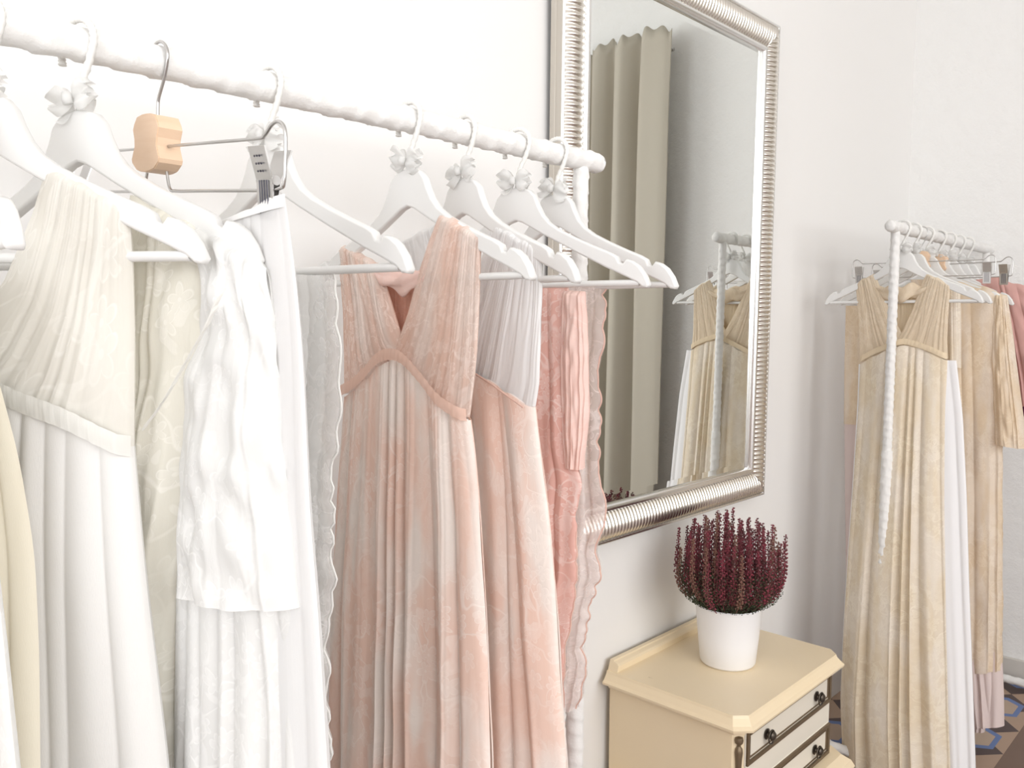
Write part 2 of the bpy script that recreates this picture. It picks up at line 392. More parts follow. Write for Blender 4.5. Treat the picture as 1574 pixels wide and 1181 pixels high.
# ------------------------------------------------------------------ mirror
def build_mirror():
    t = thing('wall_mirror', 'large rectangular wall mirror in a ribbed silver frame above the nightstand', 'mirror', (1.2913, DW-.032, HC-.4903))
    t.rotation_euler = (R(.4), 0, 0)
    Wm, Hm, B = .92, 1.305, .087
    prof = [(0, .004), (.0012, .007), (.004, .0085), (.0065, .0075), (.0075, .004)]
    ribp = [(.008, .004), (.012, .009), (.018, .0135), (.026, .0165), (.034, .0175), (.042, .017), (.05, .0145), (.058, .011), (.066, .007), (.070, .004)]
    lip = [(.0705, .004), (.072, .0085), (.0755, .0105), (.081, .0105), (.085, .0085), (.087, .004), (.087, -.006)]
    per = .0125
    def side(L, mapf):
        def strip(pr, rib, ns):
            vs = []
            for i in range(ns+1):
                for (w_, hh) in pr:
                    a = min(max(L*i/ns, w_), L-w_)
                    d = 0
                    if rib:
                        e = min(1, (w_-.006)/.008, (.072-w_)/.006)
                        d = .0015*math.cos(2*math.pi*a/per)*e
                    vs.append(mapf(a, w_, hh+d))
            k = len(pr)
            return vs, [(i*k+j, (i+1)*k+j, (i+1)*k+j+1, i*k+j+1) for i in range(ns) for j in range(k-1)]
        return strip(prof, 0, 2), strip(ribp, 1, int(L/per*12)), strip(lip, 0, 2)
    maps = (('frame_side', Wm, lambda a, w, d: (a, -d, w)), ('frame_side', Wm, lambda a, w, d: (a, -d, Hm-w)),
            ('frame_side', Hm, lambda a, w, d: (w, -d, a)), ('frame_side', Hm, lambda a, w, d: (Wm-w, -d, a)))
    for nm, L, mp in maps:
        a, b, c = side(L, mp)
        m = MB(); m.add(*b); fr = m.done('frame_side', M['silver'], t)
        m = MB(); m.add(*a); m.done('outer_bead', M['silverlip'], fr)
        m = MB(); m.add(*c); m.done('inner_lip', M['silverlip'], fr)
        es = [(0, -.026), (0, -.014), (.0012, -.013), (.0012, -.010), (0, -.009), (0, .004)]; vs = []
        for a_ in (0, L): vs += [mp(a_, w_, h_) for w_, h_ in es]
        m = MB(); m.add(vs, [(q, q+1, 7+q, 6+q) for q in range(5)]); m.done('outer_edge', M['frameedge'], fr, smooth=False, label='beige painted outer edge')
    # bevelled glass
    b0, b1, dz = B-.004, B+.018, .0006
    def rect(b, y): return [(b, y, b), (Wm-b, y, b), (Wm-b, y, Hm-b), (b, y, Hm-b)]
    vs = rect(b0, .003) + rect(b1, .003-dz)
    part('glass', vs, [(4, 5, 6, 7), (0, 1, 5, 4), (1, 2, 6, 5), (2, 3, 7, 6), (3, 0, 4, 7)], M['glass'], t, smooth=False)
    MB().box(.006, Wm-.006, .006, .024, .006, Hm-.006).done('backing', M['dark'], t, smooth=False)
build_mirror()

# ------------------------------------------------------------------ clothes racks
def wrapped(m, a, b, r, pitch=.032, seed=0, ridge=.0016, seg=28, tap=0):
    a, b = Vector(a), Vector(b); L = (b-a).length; n = int(L/.004)
    pts = [a.lerp(b, i/n) for i in range(n+1)]
    def wob(i, an):
        s = i*L/n; ph = (s/pitch + an/(2*math.pi) + .25*math.sin(s*9+seed)) % 1
        return ridge*(1-ph)**2*1.1 + .0014*noise.noise(Vector((s*55+seed, math.cos(an)*2, math.sin(an)*2)))
    m.tube(pts, lambda t: r + (0 if .004 < t < .996 else -.0015), seg, True, wob)
def bow_mesh(seed):
    rnd = random.Random(seed); vs = []; fs = []; uv = []
    for sd in (-1, 1):
        for lay in range(3):
            b = len(vs); nu, nv = 10, 8; tilt = rnd.uniform(-.5, .5); ln_ = rnd.uniform(.021, .030)
            for i in range(nu+1):
                for j in range(nv+1):
                    q = i/nu; w = (j/nv-.5); spread = .005+.026*math.sin(q*2.75)**.8
                    x = sd*(q*ln_); z = w*spread+tilt*q*.014
                    y = .006*math.sin(w*11+lay*2+seed)*q + (lay-1)*.006*math.sin(q*3.1)
                    vs.append((x, y, z)); uv.append((x, z))
            fs += [(b+i*(nv+1)+j, b+(i+1)*(nv+1)+j, b+(i+1)*(nv+1)+j+1, b+i*(nv+1)+j+1) for i in range(nu) for j in range(nv)]
    k = MB(); k.tube([(0, -.006, -.005), (0, -.007, 0), (0, -.006, .005)], .0045, 8); b = len(vs)
    vs += k.v; fs += [tuple(i+b for i in f) for f in k.f]; uv += [(v[0], v[2]) for v in k.v]
    return mesh('bow', vs, fs, M['bow'], True, uv)
UPPER = [(0, -.062), (.012, -.063), (.024, -.067), (.033, -.076), (.039, -.09), (.047, -.104), (.058, -.116), (.075, -.127), (.10, -.139), (.13, -.152), (.155, -.162),
         (.166, -.168), (.170, -.176), (.176, -.178), (.181, -.172), (.190, -.175), (.200, -.182), (.209, -.194), (.215, -.207)]
LOWER = [(.212, -.2115), (.205, -.2105), (.197, -.204), (.18, -.196), (.15, -.183), (.1, -.159), (.05, -.134), (.012, -.1135), (0, -.110)]
def hanger_meshes():
    half = UPPER + LOWER
    o = [(x, z) for x, z in half] + [(-x, z) for x, z in reversed(half[1:-1])]
    bm = bmesh.new(); f = bm.faces.new([bm.verts.new((x, -.006, z)) for x, z in o])
    r = bmesh.ops.extrude_face_region(bm, geom=[f])
    bmesh.ops.translate(bm, verts=[v for v in r['geom'] if isinstance(v, bmesh.types.BMVert)], vec=(0, .012, 0))
    bmesh.ops.recalc_face_normals(bm, faces=bm.faces[:])
    ed = [e for e in bm.edges if len(e.link_faces) == 2 and any(len(x.verts) > 8 for x in e.link_faces)]
    bmesh.ops.bevel(bm, geom=ed, offset=.0028, segments=3, affect='EDGES', profile=.5)
    for f in bm.faces: f.smooth = len(f.verts) < 9
    body = bpy.data.meshes.new('body'); bm.to_mesh(body); bm.free(); body.materials.append(M['paint'])
    cb = MB().tube([(-.199, 0, -.2045), (.199, 0, -.2045)], .0046, 14).done('x', M['paint']); cbm = cb.data; bpy.data.objects.remove(cb)
    path = catmull([(0, 0, -.066), (.0, 0, -.052), (.004, 0, -.036), (.014, 0, -.018), (.021, 0, 0), (.0185, 0, .0125), (.010, 0, .0205), (0, 0, .0225), (-.010, 0, .020), (-.0175, 0, .0125), (-.0215, 0, 0), (-.0225, 0, -.010), (-.022, 0, -.0175)], 8)
    n = len(path)
    def wob(i, an): return .0005*math.sin(i*1.9+an)
    hk = MB().tube(path, lambda t: .0034 if t < .97 else .0037, 10, True, wob).done('x', M['cord']); hm = hk.data; bpy.data.objects.remove(hk)
    hk = MB().tube(path, .0016, 10).done('x', M['chrome']); hs = hk.data; bpy.data.objects.remove(hk)
    return body, cbm, hm, hs
BODY, XBAR, HOOKW, HOOKS = hanger_meshes()
BOWS = [bow_mesh(i) for i in range(4)]
def hanger(pl, label, group, k=0, bow=True, steel=False):
    t = thing('clothes_hanger', label, 'hanger', pl.o, pl.rz, group)
    link('body', BODY, t); link('crossbar', XBAR, t)
    hk = link('hook', HOOKS if steel else HOOKW, t); hk['label'] = 'bare steel hook' if steel else 'hook wound in white cord'
    if bow:
        b = link('bow', BOWS[k % 4], t); b.location = (0, -.007, -.0535); b['label'] = 'white organza bow tied round the hook'
        b.rotation_euler = (0, .25*math.sin(k*2.1), 0)
    return t
def rack(rname, label, xs, xe, Y, Z, seed, group, zcol):
    t = thing('clothes_rack', label, 'clothes rack', ((xs+xe)/2, Y, 0), 0, group); ox = (xs+xe)/2
    m = MB(); wrapped(m, (xs-ox, 0, Z), (xe-ox, 0, Z), .0155, .034, seed)
    for sx, dx in ((xs-ox, -1), (xe-ox, 1)):
        m.lathe([(.0145, 0), (.013, .003), (.008, .0055), (0.0001, .0065)], 20)
        # the lathe above is along z; turn its vertices to close the rail end
        for i in range(len(m.v)-80, len(m.v)): v = m.v[i]; m.v[i] = (sx+dx*v[2], v[0], Z+v[1])
    m.done('rail', M['wrapped'], t)
    for px in (xs+.045-ox, xe-.045-ox):
        m = MB(); wrapped(m, (px, 0, zcol), (px, 0, Z-.012), .0118, .022, seed+3); wrapped(m, (px, 0, .05), (px, 0, zcol+.005), .0142, .026, seed+5)
        m.done('post', M['wrapped'], t)
        m = MB(); wrapped(m, (px, -.235, .034), (px, .235, .034), .0135, .03, seed+8)
        for yy in (-.215, .215): m.lathe([(.0001, 0), (.016, 0), (.018, .008), (.014, .021)], 16, (px, yy, 0))
        m.done('foot', M['wrapped'], t)
    m = MB(); wrapped(m, (xs+.045-ox, -.085, .045), (xe-.045-ox, -.085, .045), .009, .03, seed+11)
    m.done('lower_bar', M['wrapped'], t)
    return t
rack('a', 'white ribbon-wound clothes rack in the foreground, in front of the mirror', .07, RX, RY1, RZ1, 1, None, .95)
rack('b', 'white ribbon-wound clothes rack in the corner, to the right of the nightstand', 2.3764, 3.375, RY2, RZ2, 7, None, .94)

# ------------------------------------------------------------------ clip hangers
def clip_hanger(pl, tilt, label, block_label=None, group=None):
    t = thing('clip_hanger', label, 'hanger', pl.o, pl.rz, group); t.rotation_euler = (0, tilt, pl.rz)
    # block of beech with waisted sides
    prof = [(-.026, -.052), (-.034, -.062), (-.0375, -.070), (-.033, -.083), (-.032, -.094), (-.040, -.112), (-.038, -.118), (-.026, -.127)]
    top = [(-.012, -.0495), (0, -.049), (.012, -.0495)]; bot = [(.013, -.130), (0, -.131), (-.013, -.130)]
    o = prof[::-1]; o = o + top + [(-x, z) for x, z in prof] + bot
    k = .78; o = [(x*k, -.052+(z+.049)*.70) for x, z in o]
    bm = bmesh.new(); f = bm.faces.new([bm.verts.new((x, -.0125, z)) for x, z in o])
    r = bmesh.ops.extrude_face_region(bm, geom=[f]); bmesh.ops.translate(bm, verts=[v for v in r['geom'] if isinstance(v, bmesh.types.BMVert)], vec=(0, .025, 0))
    bmesh.ops.recalc_face_normals(bm, faces=bm.faces[:])
    bmesh.ops.bevel(bm, geom=[e for e in bm.edges if any(len(x.verts) > 8 for x in e.link_faces)], offset=.0008, segments=2, affect='EDGES')
    for f in bm.faces: f.smooth = False
    me = bpy.data.meshes.new('block'); bm.to_mesh(me); bm.free(); me.materials.append(M['beech']); b = link('block', me, t); b['label'] = 'waisted beech wood block'
    path = catmull([(0, 0, -.056), (0, 0, -.042), (.002, 0, -.034), (.012, 0, -.018), (.018, 0, -.004), (.0195, 0, .006), (.014, 0, .015), (.004, 0, .0195), (-.007, 0, .0185), (-.015, 0, .012), (-.0195, 0, 0), (-.0195, 0, -.012)], 8)
    MB().tube(path, .0017, 10).done('hook', M['chrome'], t)
    m = MB()
    for s in (-1, 1):
        top_ = [(s*.018, 0, -.083), (s*.10, 0, -.083), (s*.190, 0, -.083), (s*.203, 0, -.081), (s*.214, 0, -.073), (s*.224, 0, -.0705), (s*.233, 0, -.075), (s*.2365, 0, -.086),
                (s*.237, 0, -.105), (s*.2365, 0, -.120), (s*.231, 0, -.1255), (s*.20, 0, -.127), (s*.10, 0, -.127), (s*.045, 0, -.127), (s*.030, 0, -.1245), (s*.022, 0, -.108)]
        m.tube(catmull(top_, 6), .0016, 8)
    m.done('wire_frame', M['chrome'], t)
    for s in (-1, 1):
        c = link('clip', None, t); c.empty_display_size = .01
        c.location = (s*.212, 0, -.119)
        for sd in (-1, 1):
            vs = [(-.012, sd*.001, -.032), (.012, sd*.001, -.032), (.0125, sd*.004, 0), (-.0125, sd*.004, 0), (.013, sd*.013, .027), (-.013, sd*.013, .027)]
            o2 = part('jaw', vs, [(0, 1, 2, 3), (3, 2, 4, 5)], M['clip'], c, smooth=False)
            sm = o2.modifiers.new('t', 'SOLIDIFY'); sm.thickness = .0014
            for q in range(4):
                mm = MB(); x = -.006+q*.004
                a_, b_ = (x, sd*.0022-.0009, -.031), (x, sd*.0042-.0009, .001)
                if sd < 0: mm.tube([(x, -.0022, -.028), (x, -.0050, 0)], .0006, 6)
                if sd < 0: mm.done('slot', M['clipdark'], o2)
                if sd < 0 and q < 3:
                    mm = MB()
                    for zz in (.007, .013, .019): mm.lathe([(.0009, -.0004), (.0009, .0004)], 8, (-.004+q*.004, -.0052-(zz)*.333, zz), 'y')
                    mm.done('perforation', M['clipdark'], o2)
        MB().tube([(-.013, 0, 0), (.013, 0, 0)], .0042, 12).done('spring', M['chrome'], c)
    return t

# ------------------------------------------------------------------ cloth
def poly_at(pts, z):                           # s on a polyline (ordered downward) at height z
    if z >= pts[0][1]: return pts[0][0]
    for (s0, z0), (s1, z1) in zip(pts, pts[1:]):
        if z0 >= z >= z1 and z0 != z1:
            q = (z0-z)/(z0-z1); return s0+(s1-s0)*q
    return pts[-1][0]
def resample(pts, n):
    z0, z1 = pts[0][1], pts[-1][1]; out = []
    for i in range(n+1):
        z = z0+(z1-z0)*i/n; out.append((poly_at(pts, z), z))
    for _ in range(2):
        out = [out[0]] + [((out[i-1][0]+out[i][0]*2+out[i+1][0])/4, out[i][1]) for i in range(1, n)] + [out[-1]]
    return out
def cloth(name, pl, left, right, m, parent, top=None, dep=(.012, .05), amp=(.002, .02), folds=6, seed=0, to=None, nu=120, nv=70,
          off=0, back=True, cap=False, lean=0, scal=0, flare=.5, fine=.0, wr=.0, label=None, warp=.5, backw=1.0):
    """hollow garment panel: outline given on the hanger's plane, real depth front to back, folds running down"""
    L = [(max(-.235, a), b) for a, b in (pl.loc(x, y, off) for x, y in left)]; Rr = [pl.loc(x, y, off) for x, y in right]
    if to is not None:
        for P in (L, Rr):
            (s0, z0), (s1, z1) = P[-2], P[-1]
            if z1 > to: P.append((s1+(s1-s0)/(z0-z1)*(z1-to)*flare, to))
    Lr, Rs = resample(L, nv), resample(Rr, nv)
    rnd = random.Random(seed); p1, p2, p3, p4 = [rnd.uniform(0, 6.28) for _ in range(4)]
    tp = None
    if top:
        T = sorted(pl.loc(x, y, off) for x, y in top)
        def tp(u):
            s = Lr[0][0]+(Rs[0][0]-Lr[0][0])*u; z = T[0][1] if s <= T[0][0] else T[-1][1]
            for (a, za), (b, zb) in zip(T, T[1:]):
                if a <= s <= b: q = (s-a)/max(b-a, 1e-6); q = q*q*(3-2*q); z = za+(zb-za)*q
            return z-(Lr[0][1]+(Rs[0][1]-Lr[0][1])*u)
    def g(u, t): return u*folds + warp*math.sin(6.28*u*1.3+p1) + .5*warp*math.sin(6.28*u*2.9+p2) + .12*math.sin(t*3+p3+u*4)
    vs = []; uvs = []
    sides = ((-1, 0), (1, 1)) if back else ((-1, 0),)
    Wm = max(b[0]-a[0] for a, b in zip(Lr, Rs))
    for sd, kk in sides:
        for j in range(nv+1):
            t = j/nv; (sl, zl), (sr, zr) = Lr[j], Rs[j]
            d = dep[0]+(dep[1]-dep[0])*t**.8; a = amp[0]+(amp[1]-amp[0])*t**.7
            for i in range(nu+1):
                u = i/nu; w = 2*u-1; e = max(0, 1-w*w)**.5; e2 = min(1, 6*min(u, 1-u))
                gg = g(u, t) + kk*.37; F = abs(math.sin(math.pi*gg))**.75; F += .12*math.sin(2*math.pi*gg*2.3+p4)*t
                y = sd*d*e + sd*a*(F-.62)*(.35+.65*e2)*(1 if sd < 0 else .6)
                if fine: y += sd*fine*(abs(math.sin(math.pi*(gg*5.3+.4*math.sin(t*7+p4))))-.5)*(1-t*.7)
                if wr: y += sd*wr*noise.noise(Vector((u*6+seed, t*9, kk)))*2
                s = sl+(sr-sl)*u + a*.35*math.sin(2*math.pi*gg)*e2*t
                if scal:
                    hh = t*(Lr[0][1]-Lr[-1][1]); ph = hh*58+2.2*math.sin(hh*9+seed)+1.2*math.sin(hh*23+seed*2)
                    s += scal*(.55*abs(math.sin(ph))+.35*abs(math.sin(ph*1.7+1))-.4 + .9*noise.noise(Vector((hh*16, seed, 0))))*max(0, u*2-1)**3
                z = zl+(zr-zl)*u + (tp(u)*(1-t)**3 if tp else 0) + a*.25*(F-.5)*t
                if cap and j <= 1:
                    y *= (0 if j == 0 else .75)
                vs.append((s, y+off+lean*t, z)); uvs.append((u*Wm*1.25+kk*.7+seed*.37, z))
    n = nu+1; fs = []
    for k in range(len(sides)):
        b = k*n*(nv+1)
        for j in range(nv):
            for i in range(nu):
                q = (b+j*n+i, b+j*n+i+1, b+(j+1)*n+i+1, b+(j+1)*n+i); fs.append(q if k == 0 else q[::-1])
    o = part(name, vs, fs, m, parent, True, uvs, label)
    return o, [(Vector((v[0], v[1]-.0005, v[2]))) for v in [vs[j*n+nu] for j in range(nv+1)]], [(Vector((v[0], v[1]-.0005, v[2]))) for v in [vs[j*n] for j in range(nv+1)]]
def cord(name, pts, r, m, parent, label=None):
    return MB().tube(pts, r, 6).done(name, m, parent, label=label)
def seam(name, pl, pts, wdt, m, parent, off, r=.0, label=None, dep=.02):
    """gathered band following a seam across the front of the bodice"""
    P = [pl.loc(x, y, 0) for x, y in pts]; C = catmull([(s, 0, z) for s, z in P], 10); n = len(C); vs = []; uv = []
    for i, c in enumerate(C):
        u = i/(n-1); e = max(0, 1-(2*u-1)**2)**.5
        for j in range(7):
            q = j/6; vs.append((c.x, off*(.2+.8*e**.7) - .0006*math.sin(q*math.pi)-.0008*math.sin(i*2.3+j*.4), c.z-(q-.5)*wdt)); uv.append((c.x, c.z-(q-.5)*wdt))
    fs = [(i*7+j, (i+1)*7+j, (i+1)*7+j+1, i*7+j+1) for i in range(n-1) for j in range(6)]
    return part(name, vs, fs, m, parent, True, uv, label)
def dress(pl, name, label, cat='dress', group=None): return thing(name, label, cat, pl.o, pl.rz, group)
def knot(pl, c, rx, rz, m, parent, seed=0, off=.012):
    s, z = pl.loc(*c); vs = []; uv = []; n1, n2 = 40, 22
    for i in range(n1+1):
        a = i/n1; x = (a-.5)*2*rx; env = math.sin(math.pi*min(1, max(0, a)))**.5
        for k in range(n2):
            an = 2*math.pi*k/n2; rr = rz*env*(.75+.25*math.sin(an*3+a*7+seed))*(1+.25*math.sin(a*19+an))
            vs.append((s+x, off+math.cos(an)*rr*.6, z+math.sin(an)*rr-.018*(1-(2*a-1)**2)+.009)); uv.append((x*2, an*.02))
    fs = [(i*n2+k, i*n2+(k+1) % n2, (i+1)*n2+(k+1) % n2, (i+1)*n2+k) for i in range(n1) for k in range(n2)]
    return part('back_knot', vs, fs, m, parent, True, uv)
FLR = lambda pl, h=.12: h-pl.o.z

# ------------------------------------------------------------------ foreground rack: hangers
G1 = 'white hangers on the foreground rack'
A = {0: Plane(.182, RY1, RZ1, 0), 1: Plane(.222, RY1, RZ1, 31), 2: Plane(.301, RY1, RZ1, 19), 3: Plane(.500, RY1, RZ1, 7.5), 4: Plane(.701, RY1, RZ1, 1),
     5: Plane(.799, RY1, RZ1, -3.5), 6: Plane(.904, RY1, RZ1, 9.5), 7: Plane(.991, RY1, RZ1, 3), 'c': Plane(.377, RY1, RZ1, 1)}
LB = {0: 'white wooden hanger cut off by the left edge, only its rounded tip showing', 1: 'white wooden hanger nearest the camera that carries the ivory tulle dress',
      2: 'white wooden hanger with cord-wound hook just left of the beech clip hanger', 3: 'white wooden hanger right behind the clip hanger, its right arm bare',
      4: 'white wooden hanger holding both straps of the blush halter dress', 5: 'white wooden hanger carrying the white-topped pink dress behind the halter dress',
      6: 'white wooden hanger with a long bare arm, second from the end post', 7: 'white wooden hanger next to the end post of the foreground rack'}
for k in range(8): hanger(A[k], LB[k], G1, k, bow=k != 0)
clip_hanger(A['c'], R(5.5), 'steel wire clip hanger with a beech wood block, holding the white tulle skirt')

# D0: edge of a lace dress at the lower left
pl = A[0]; t = dress(pl, 'lace_dress', 'white lace dress of which only a skirt edge shows at the lower left corner')
cloth('skirt', pl, [(-300, 420), (-330, 1181)], [(-34, 420), (-16, 800), (-2, 935), (6, 1000), (14, 1090), (24, 1181)], M['white_lace'], t, dep=(.01, .03), amp=(.002, .01), folds=7, seed=3, to=FLR(pl))

# D1: ivory tulle dress
pl = A[1]; t = dress(pl, 'tulle_dress', 'ivory tulle dress with a gathered waist and smooth pale skirt, nearest on the rack')
cloth('bodice', pl, [(72, 262), (52, 330), (10, 430), (-40, 500), (-90, 548)], [(199, 317), (204, 400), (206, 500), (206, 600), (206, 688)], M['ivory_tulle'], t,
      top=[(72, 262), (95, 262), (130, 278), (165, 298), (199, 317)], dep=(.010, .020), amp=(.001, .003), folds=8, seed=4, cap=True, fine=.0007)
cloth('shoulder_strap', pl, [(-190, 262), (-170, 400), (-120, 560)], [(-80, 240), (-70, 400), (-30, 570)], M['ivory_tulle'], t, dep=(.01, .02), amp=(.001, .004), folds=5, seed=5, cap=True)
cloth('skirt', pl, [(-90, 548), (-130, 800), (-170, 1181)], [(206, 686), (212, 760), (221, 860), (231, 950), (244, 1060), (258, 1181)], M['satin'], t,
      top=[(-90, 548), (0, 590), (100, 634), (206, 686)], dep=(.022, .05), amp=(.004, .020), folds=5.2, seed=9, to=FLR(pl), nu=200)
seam('waistband', pl, [(-90, 540), (0, 582), (60, 612), (130, 640), (207, 685)], .018, M['gather_white'], t, -.026, label='gathered pale grey-white waistband')
cloth('cream_sheet', pl, [(-95, 560), (-160, 1181)], [(0, 590), (30, 700), (55, 850), (62, 1000), (64, 1181)], M['cream_gauze'], t, dep=(.012, .026), amp=(.004, .018), folds=3.4, seed=2, to=FLR(pl), back=False, off=-.045, label='sheet colouring the left of the skirt yellowish cream')  # laid over the skirt's left to colour it yellowish cream

# D2: cream lace dress with wide sleeves
pl = A[2]; t = dress(pl, 'lace_dress', 'off-white floral lace dress with wide sleeves, right of the ivory tulle dress')
cloth('skirt', pl, [(330, 400), (300, 560), (276, 720), (276, 905), (276, 1000), (268, 1181)], [(404, 416), (424, 560), (436, 640), (442, 700), (458, 800), (480, 950), (500, 1181)], M['white_lace'], t, dep=(.010, .045), amp=(.002, .014), folds=4, seed=21, to=FLR(pl), wr=.003)
cloth('lining', pl, [(335, 400), (305, 560), (282, 720), (282, 905), (282, 1000), (272, 1181)], [(400, 418), (420, 560), (430, 640), (450, 800), (470, 950), (488, 1181)], M['lining_white'], t, dep=(.006, .036), amp=(.001, .010), folds=4, seed=21, to=FLR(pl), back=False, label='plain white slip')
cloth('bodice', pl, [(200, 300), (190, 450), (185, 700), (195, 905), (205, 1181)], [(322, 355), (330, 430), (322, 560), (306, 700), (292, 800), (280, 905), (276, 1000), (264, 1181)], M['cream_lace'], t,
      top=[(200, 300), (240, 318), (280, 335), (322, 355)], dep=(.012, .034), amp=(.002, .009), folds=3.4, seed=12, cap=True, wr=.003, off=-.004, label='cream lace front')
cloth('sleeve', pl, [(300, 345), (318, 470), (290, 600), (284, 720), (290, 905)], [(409, 412), (421, 482), (431, 570), (441, 685), (454, 780), (474, 930)], M['white_lace'], t,
      top=[(300, 345), (330, 360), (370, 380), (397, 398), (409, 412)], dep=(.012, .036), amp=(.002, .003), folds=2.3, seed=14, cap=True, wr=.004, off=-.003)
NK = [(338, 462), (322, 500), (300, 540), (277, 580), (254, 620), (228, 654)]
pts = [pl.loc(x, y, -.05) for x, y in NK]; C = catmull([(s, -.052, z) for s, z in pts], 10)
vs = []; uv = []
for i, c in enumerate(C):
    wq = .013*(1+.2*math.sin(i*1.1))
    for j in range(7): q = j/6-.5; vs.append((c.x+q*wq, c.y-.003*math.cos(q*3.1), c.z+q*wq*1.1)); uv.append((i*.004, q*.03))
part('neckline_trim', vs, [(i*7+j, (i+1)*7+j, (i+1)*7+j+1, i*7+j+1) for i in range(len(C)-1) for j in range(6)], M['gather_white'], t, True, uv, 'scalloped lace edging crossing the front')

# clip garment
pl = A['c']; t = dress(pl, 'tulle_skirt', 'plain white tulle skirt held by the clips of the beech block hanger', 'skirt')
cloth('skirt', pl, [(300, 352), (290, 700), (280, 1181)], [(438, 302), (450, 380), (458, 450), (467, 556), (477, 780), (491, 950), (505, 1181)], M['tulle'], t,
      top=[(300, 358), (345, 345), (390, 326), (422, 306), (438, 302)], dep=(.003, .04), amp=(.001, .012), folds=5, seed=31, to=FLR(pl), nu=150)
cloth('waistband', pl, [(300, 350), (299, 362)], [(438, 298), (439, 318)], M['lining_white'], t, top=[(300, 352), (345, 340), (390, 322), (422, 303), (438, 298)], dep=(.004, .006), amp=(0, 0), folds=3, seed=1, nv=4)

# D3: white scalloped lace
pl = A[3]; t = dress(pl, 'lace_dress', 'sheer white lace dress with a scalloped edge beside the pink halter dress')
o, e, _ = cloth('skirt', pl, [(330, 412), (335, 700), (330, 1181)], [(515, 418), (521, 480), (522, 560), (518, 640), (512, 740), (509, 850), (506, 950), (503, 1050), (504, 1181)], M['white_lace_open'], t,
      dep=(.006, .035), amp=(.002, .010), folds=6, seed=41, to=FLR(pl), scal=.012, nu=160, nv=160, cap=True)
cord('edge_cord', e, .0013, M['cord'], t, 'white scalloped corded edge')
o, e, _ = cloth('inner_layer', pl, [(330, 416), (335, 700), (330, 1181)], [(496, 424), (500, 480), (500, 560), (494, 640), (497, 740), (498, 850), (494, 950), (490, 1050), (491, 1181)], M['white_lace'], t,
      dep=(.010, .045), amp=(.002, .010), folds=6, seed=43, to=FLR(pl), scal=.010, nu=160, nv=160)
cord('edge_cord', e, .0012, M['cord'], t, 'white scalloped corded edge')

# D4: blush halter dress
pl = A[4]; t = dress(pl, 'halter_dress', 'blush pink lace halter dress with crossed straps, in the middle of the foreground rack')
SKR = [(723, 646), (728, 680), (733, 740), (739, 820), (744, 900), (749, 1000), (755, 1181)]; SKL = [(530, 610), (524, 680), (519, 760), (512, 880), (508, 1000), (506, 1181)]
TOPA = [(530, 610), (556, 600), (580, 582), (600, 562), (619, 553), (640, 558), (662, 582), (690, 620), (723, 646)]
cloth('lining', pl, SKL, [(x-4, y) for x, y in SKR], M['lining_blush'], t, top=TOPA, dep=(.014, .030), amp=(.003, .023), folds=6.2, warp=.85, seed=51, to=FLR(pl), nu=220, label='pale blush lining')
cloth('skirt', pl, SKL, SKR, M['pink_lace'], t, top=TOPA, dep=(.018, .038), amp=(.005, .027), folds=6.2, warp=.85, seed=51, to=FLR(pl), nu=260, fine=.0008, wr=.0015)
cloth('strap', pl, [(521, 383), (525, 430), (529, 480), (530, 540), (530, 606)], [(581, 404), (590, 430), (602, 468), (618, 520), (650, 566)], M['pink_strap'], t,
      top=[(521, 385), (530, 377), (545, 384), (560, 394), (581, 404)], dep=(.010, .010), amp=(.002, .003), folds=4.5, seed=53, cap=True, fine=.0016, back=True, nu=120)
cloth('strap', pl, [(678, 328), (660, 372), (644, 420), (628, 480), (608, 535), (590, 575)], [(739, 361), (737, 450), (733, 540), (728, 600), (722, 642)], M['pink_strap'], t,
      top=[(678, 328), (695, 334), (716, 347), (739, 361)], dep=(.010, .009), amp=(.002, .003), folds=6, seed=54, cap=True, fine=.0014, nu=150, off=-.003)
seam('waistband', pl, [(531, 602), (556, 592), (580, 574), (600, 553), (619, 544), (640, 549), (664, 575), (692, 613), (722, 638)], .015, M['pink_band'], t, -.027, label='darker gathered band under the bust')
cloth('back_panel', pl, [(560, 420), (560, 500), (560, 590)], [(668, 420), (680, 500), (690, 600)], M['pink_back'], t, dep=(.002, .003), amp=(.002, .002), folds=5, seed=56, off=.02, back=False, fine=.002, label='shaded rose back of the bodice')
knot(pl, (622, 424), .062, .016, M['pink_solid'], t, 2, -.004)

# D5: white topped dress
pl = A[5]; t = dress(pl, 'lace_dress', 'dress with a plain white bodice and pink lace skirt, directly behind the blush halter dress')
S5R = [(823, 626), (829, 680), (836, 730), (842, 780), (848, 840), (855, 930), (862, 1050), (872, 1181)]; S5L = [(650, 600), (650, 800), (660, 1181)]
T5 = [(650, 600), (700, 575), (730, 566), (760, 582), (790, 603), (823, 626)]
cloth('lining', pl, S5L, [(x-4, y) for x, y in S5R], M['lining_blush'], t, top=T5, dep=(.014, .030), amp=(.003, .020), folds=5.5, warp=.8, seed=61, to=FLR(pl), nu=200)
cloth('skirt', pl, S5L, S5R, M['pink_lace'], t, top=T5, dep=(.018, .038), amp=(.004, .025), folds=5.5, warp=.8, seed=61, to=FLR(pl), nu=240, wr=.0015)
cloth('bodice', pl, [(762, 342), (740, 400), (715, 470), (690, 540), (668, 590)], [(834, 382), (833, 450), (831, 520), (829, 590), (823, 626)], M['white_voile'], t,
      top=[(762, 342), (785, 352), (810, 367), (834, 382)], dep=(.010, .010), amp=(.002, .003), folds=5, seed=63, cap=True, fine=.0016, nu=150, label='plain white right half')
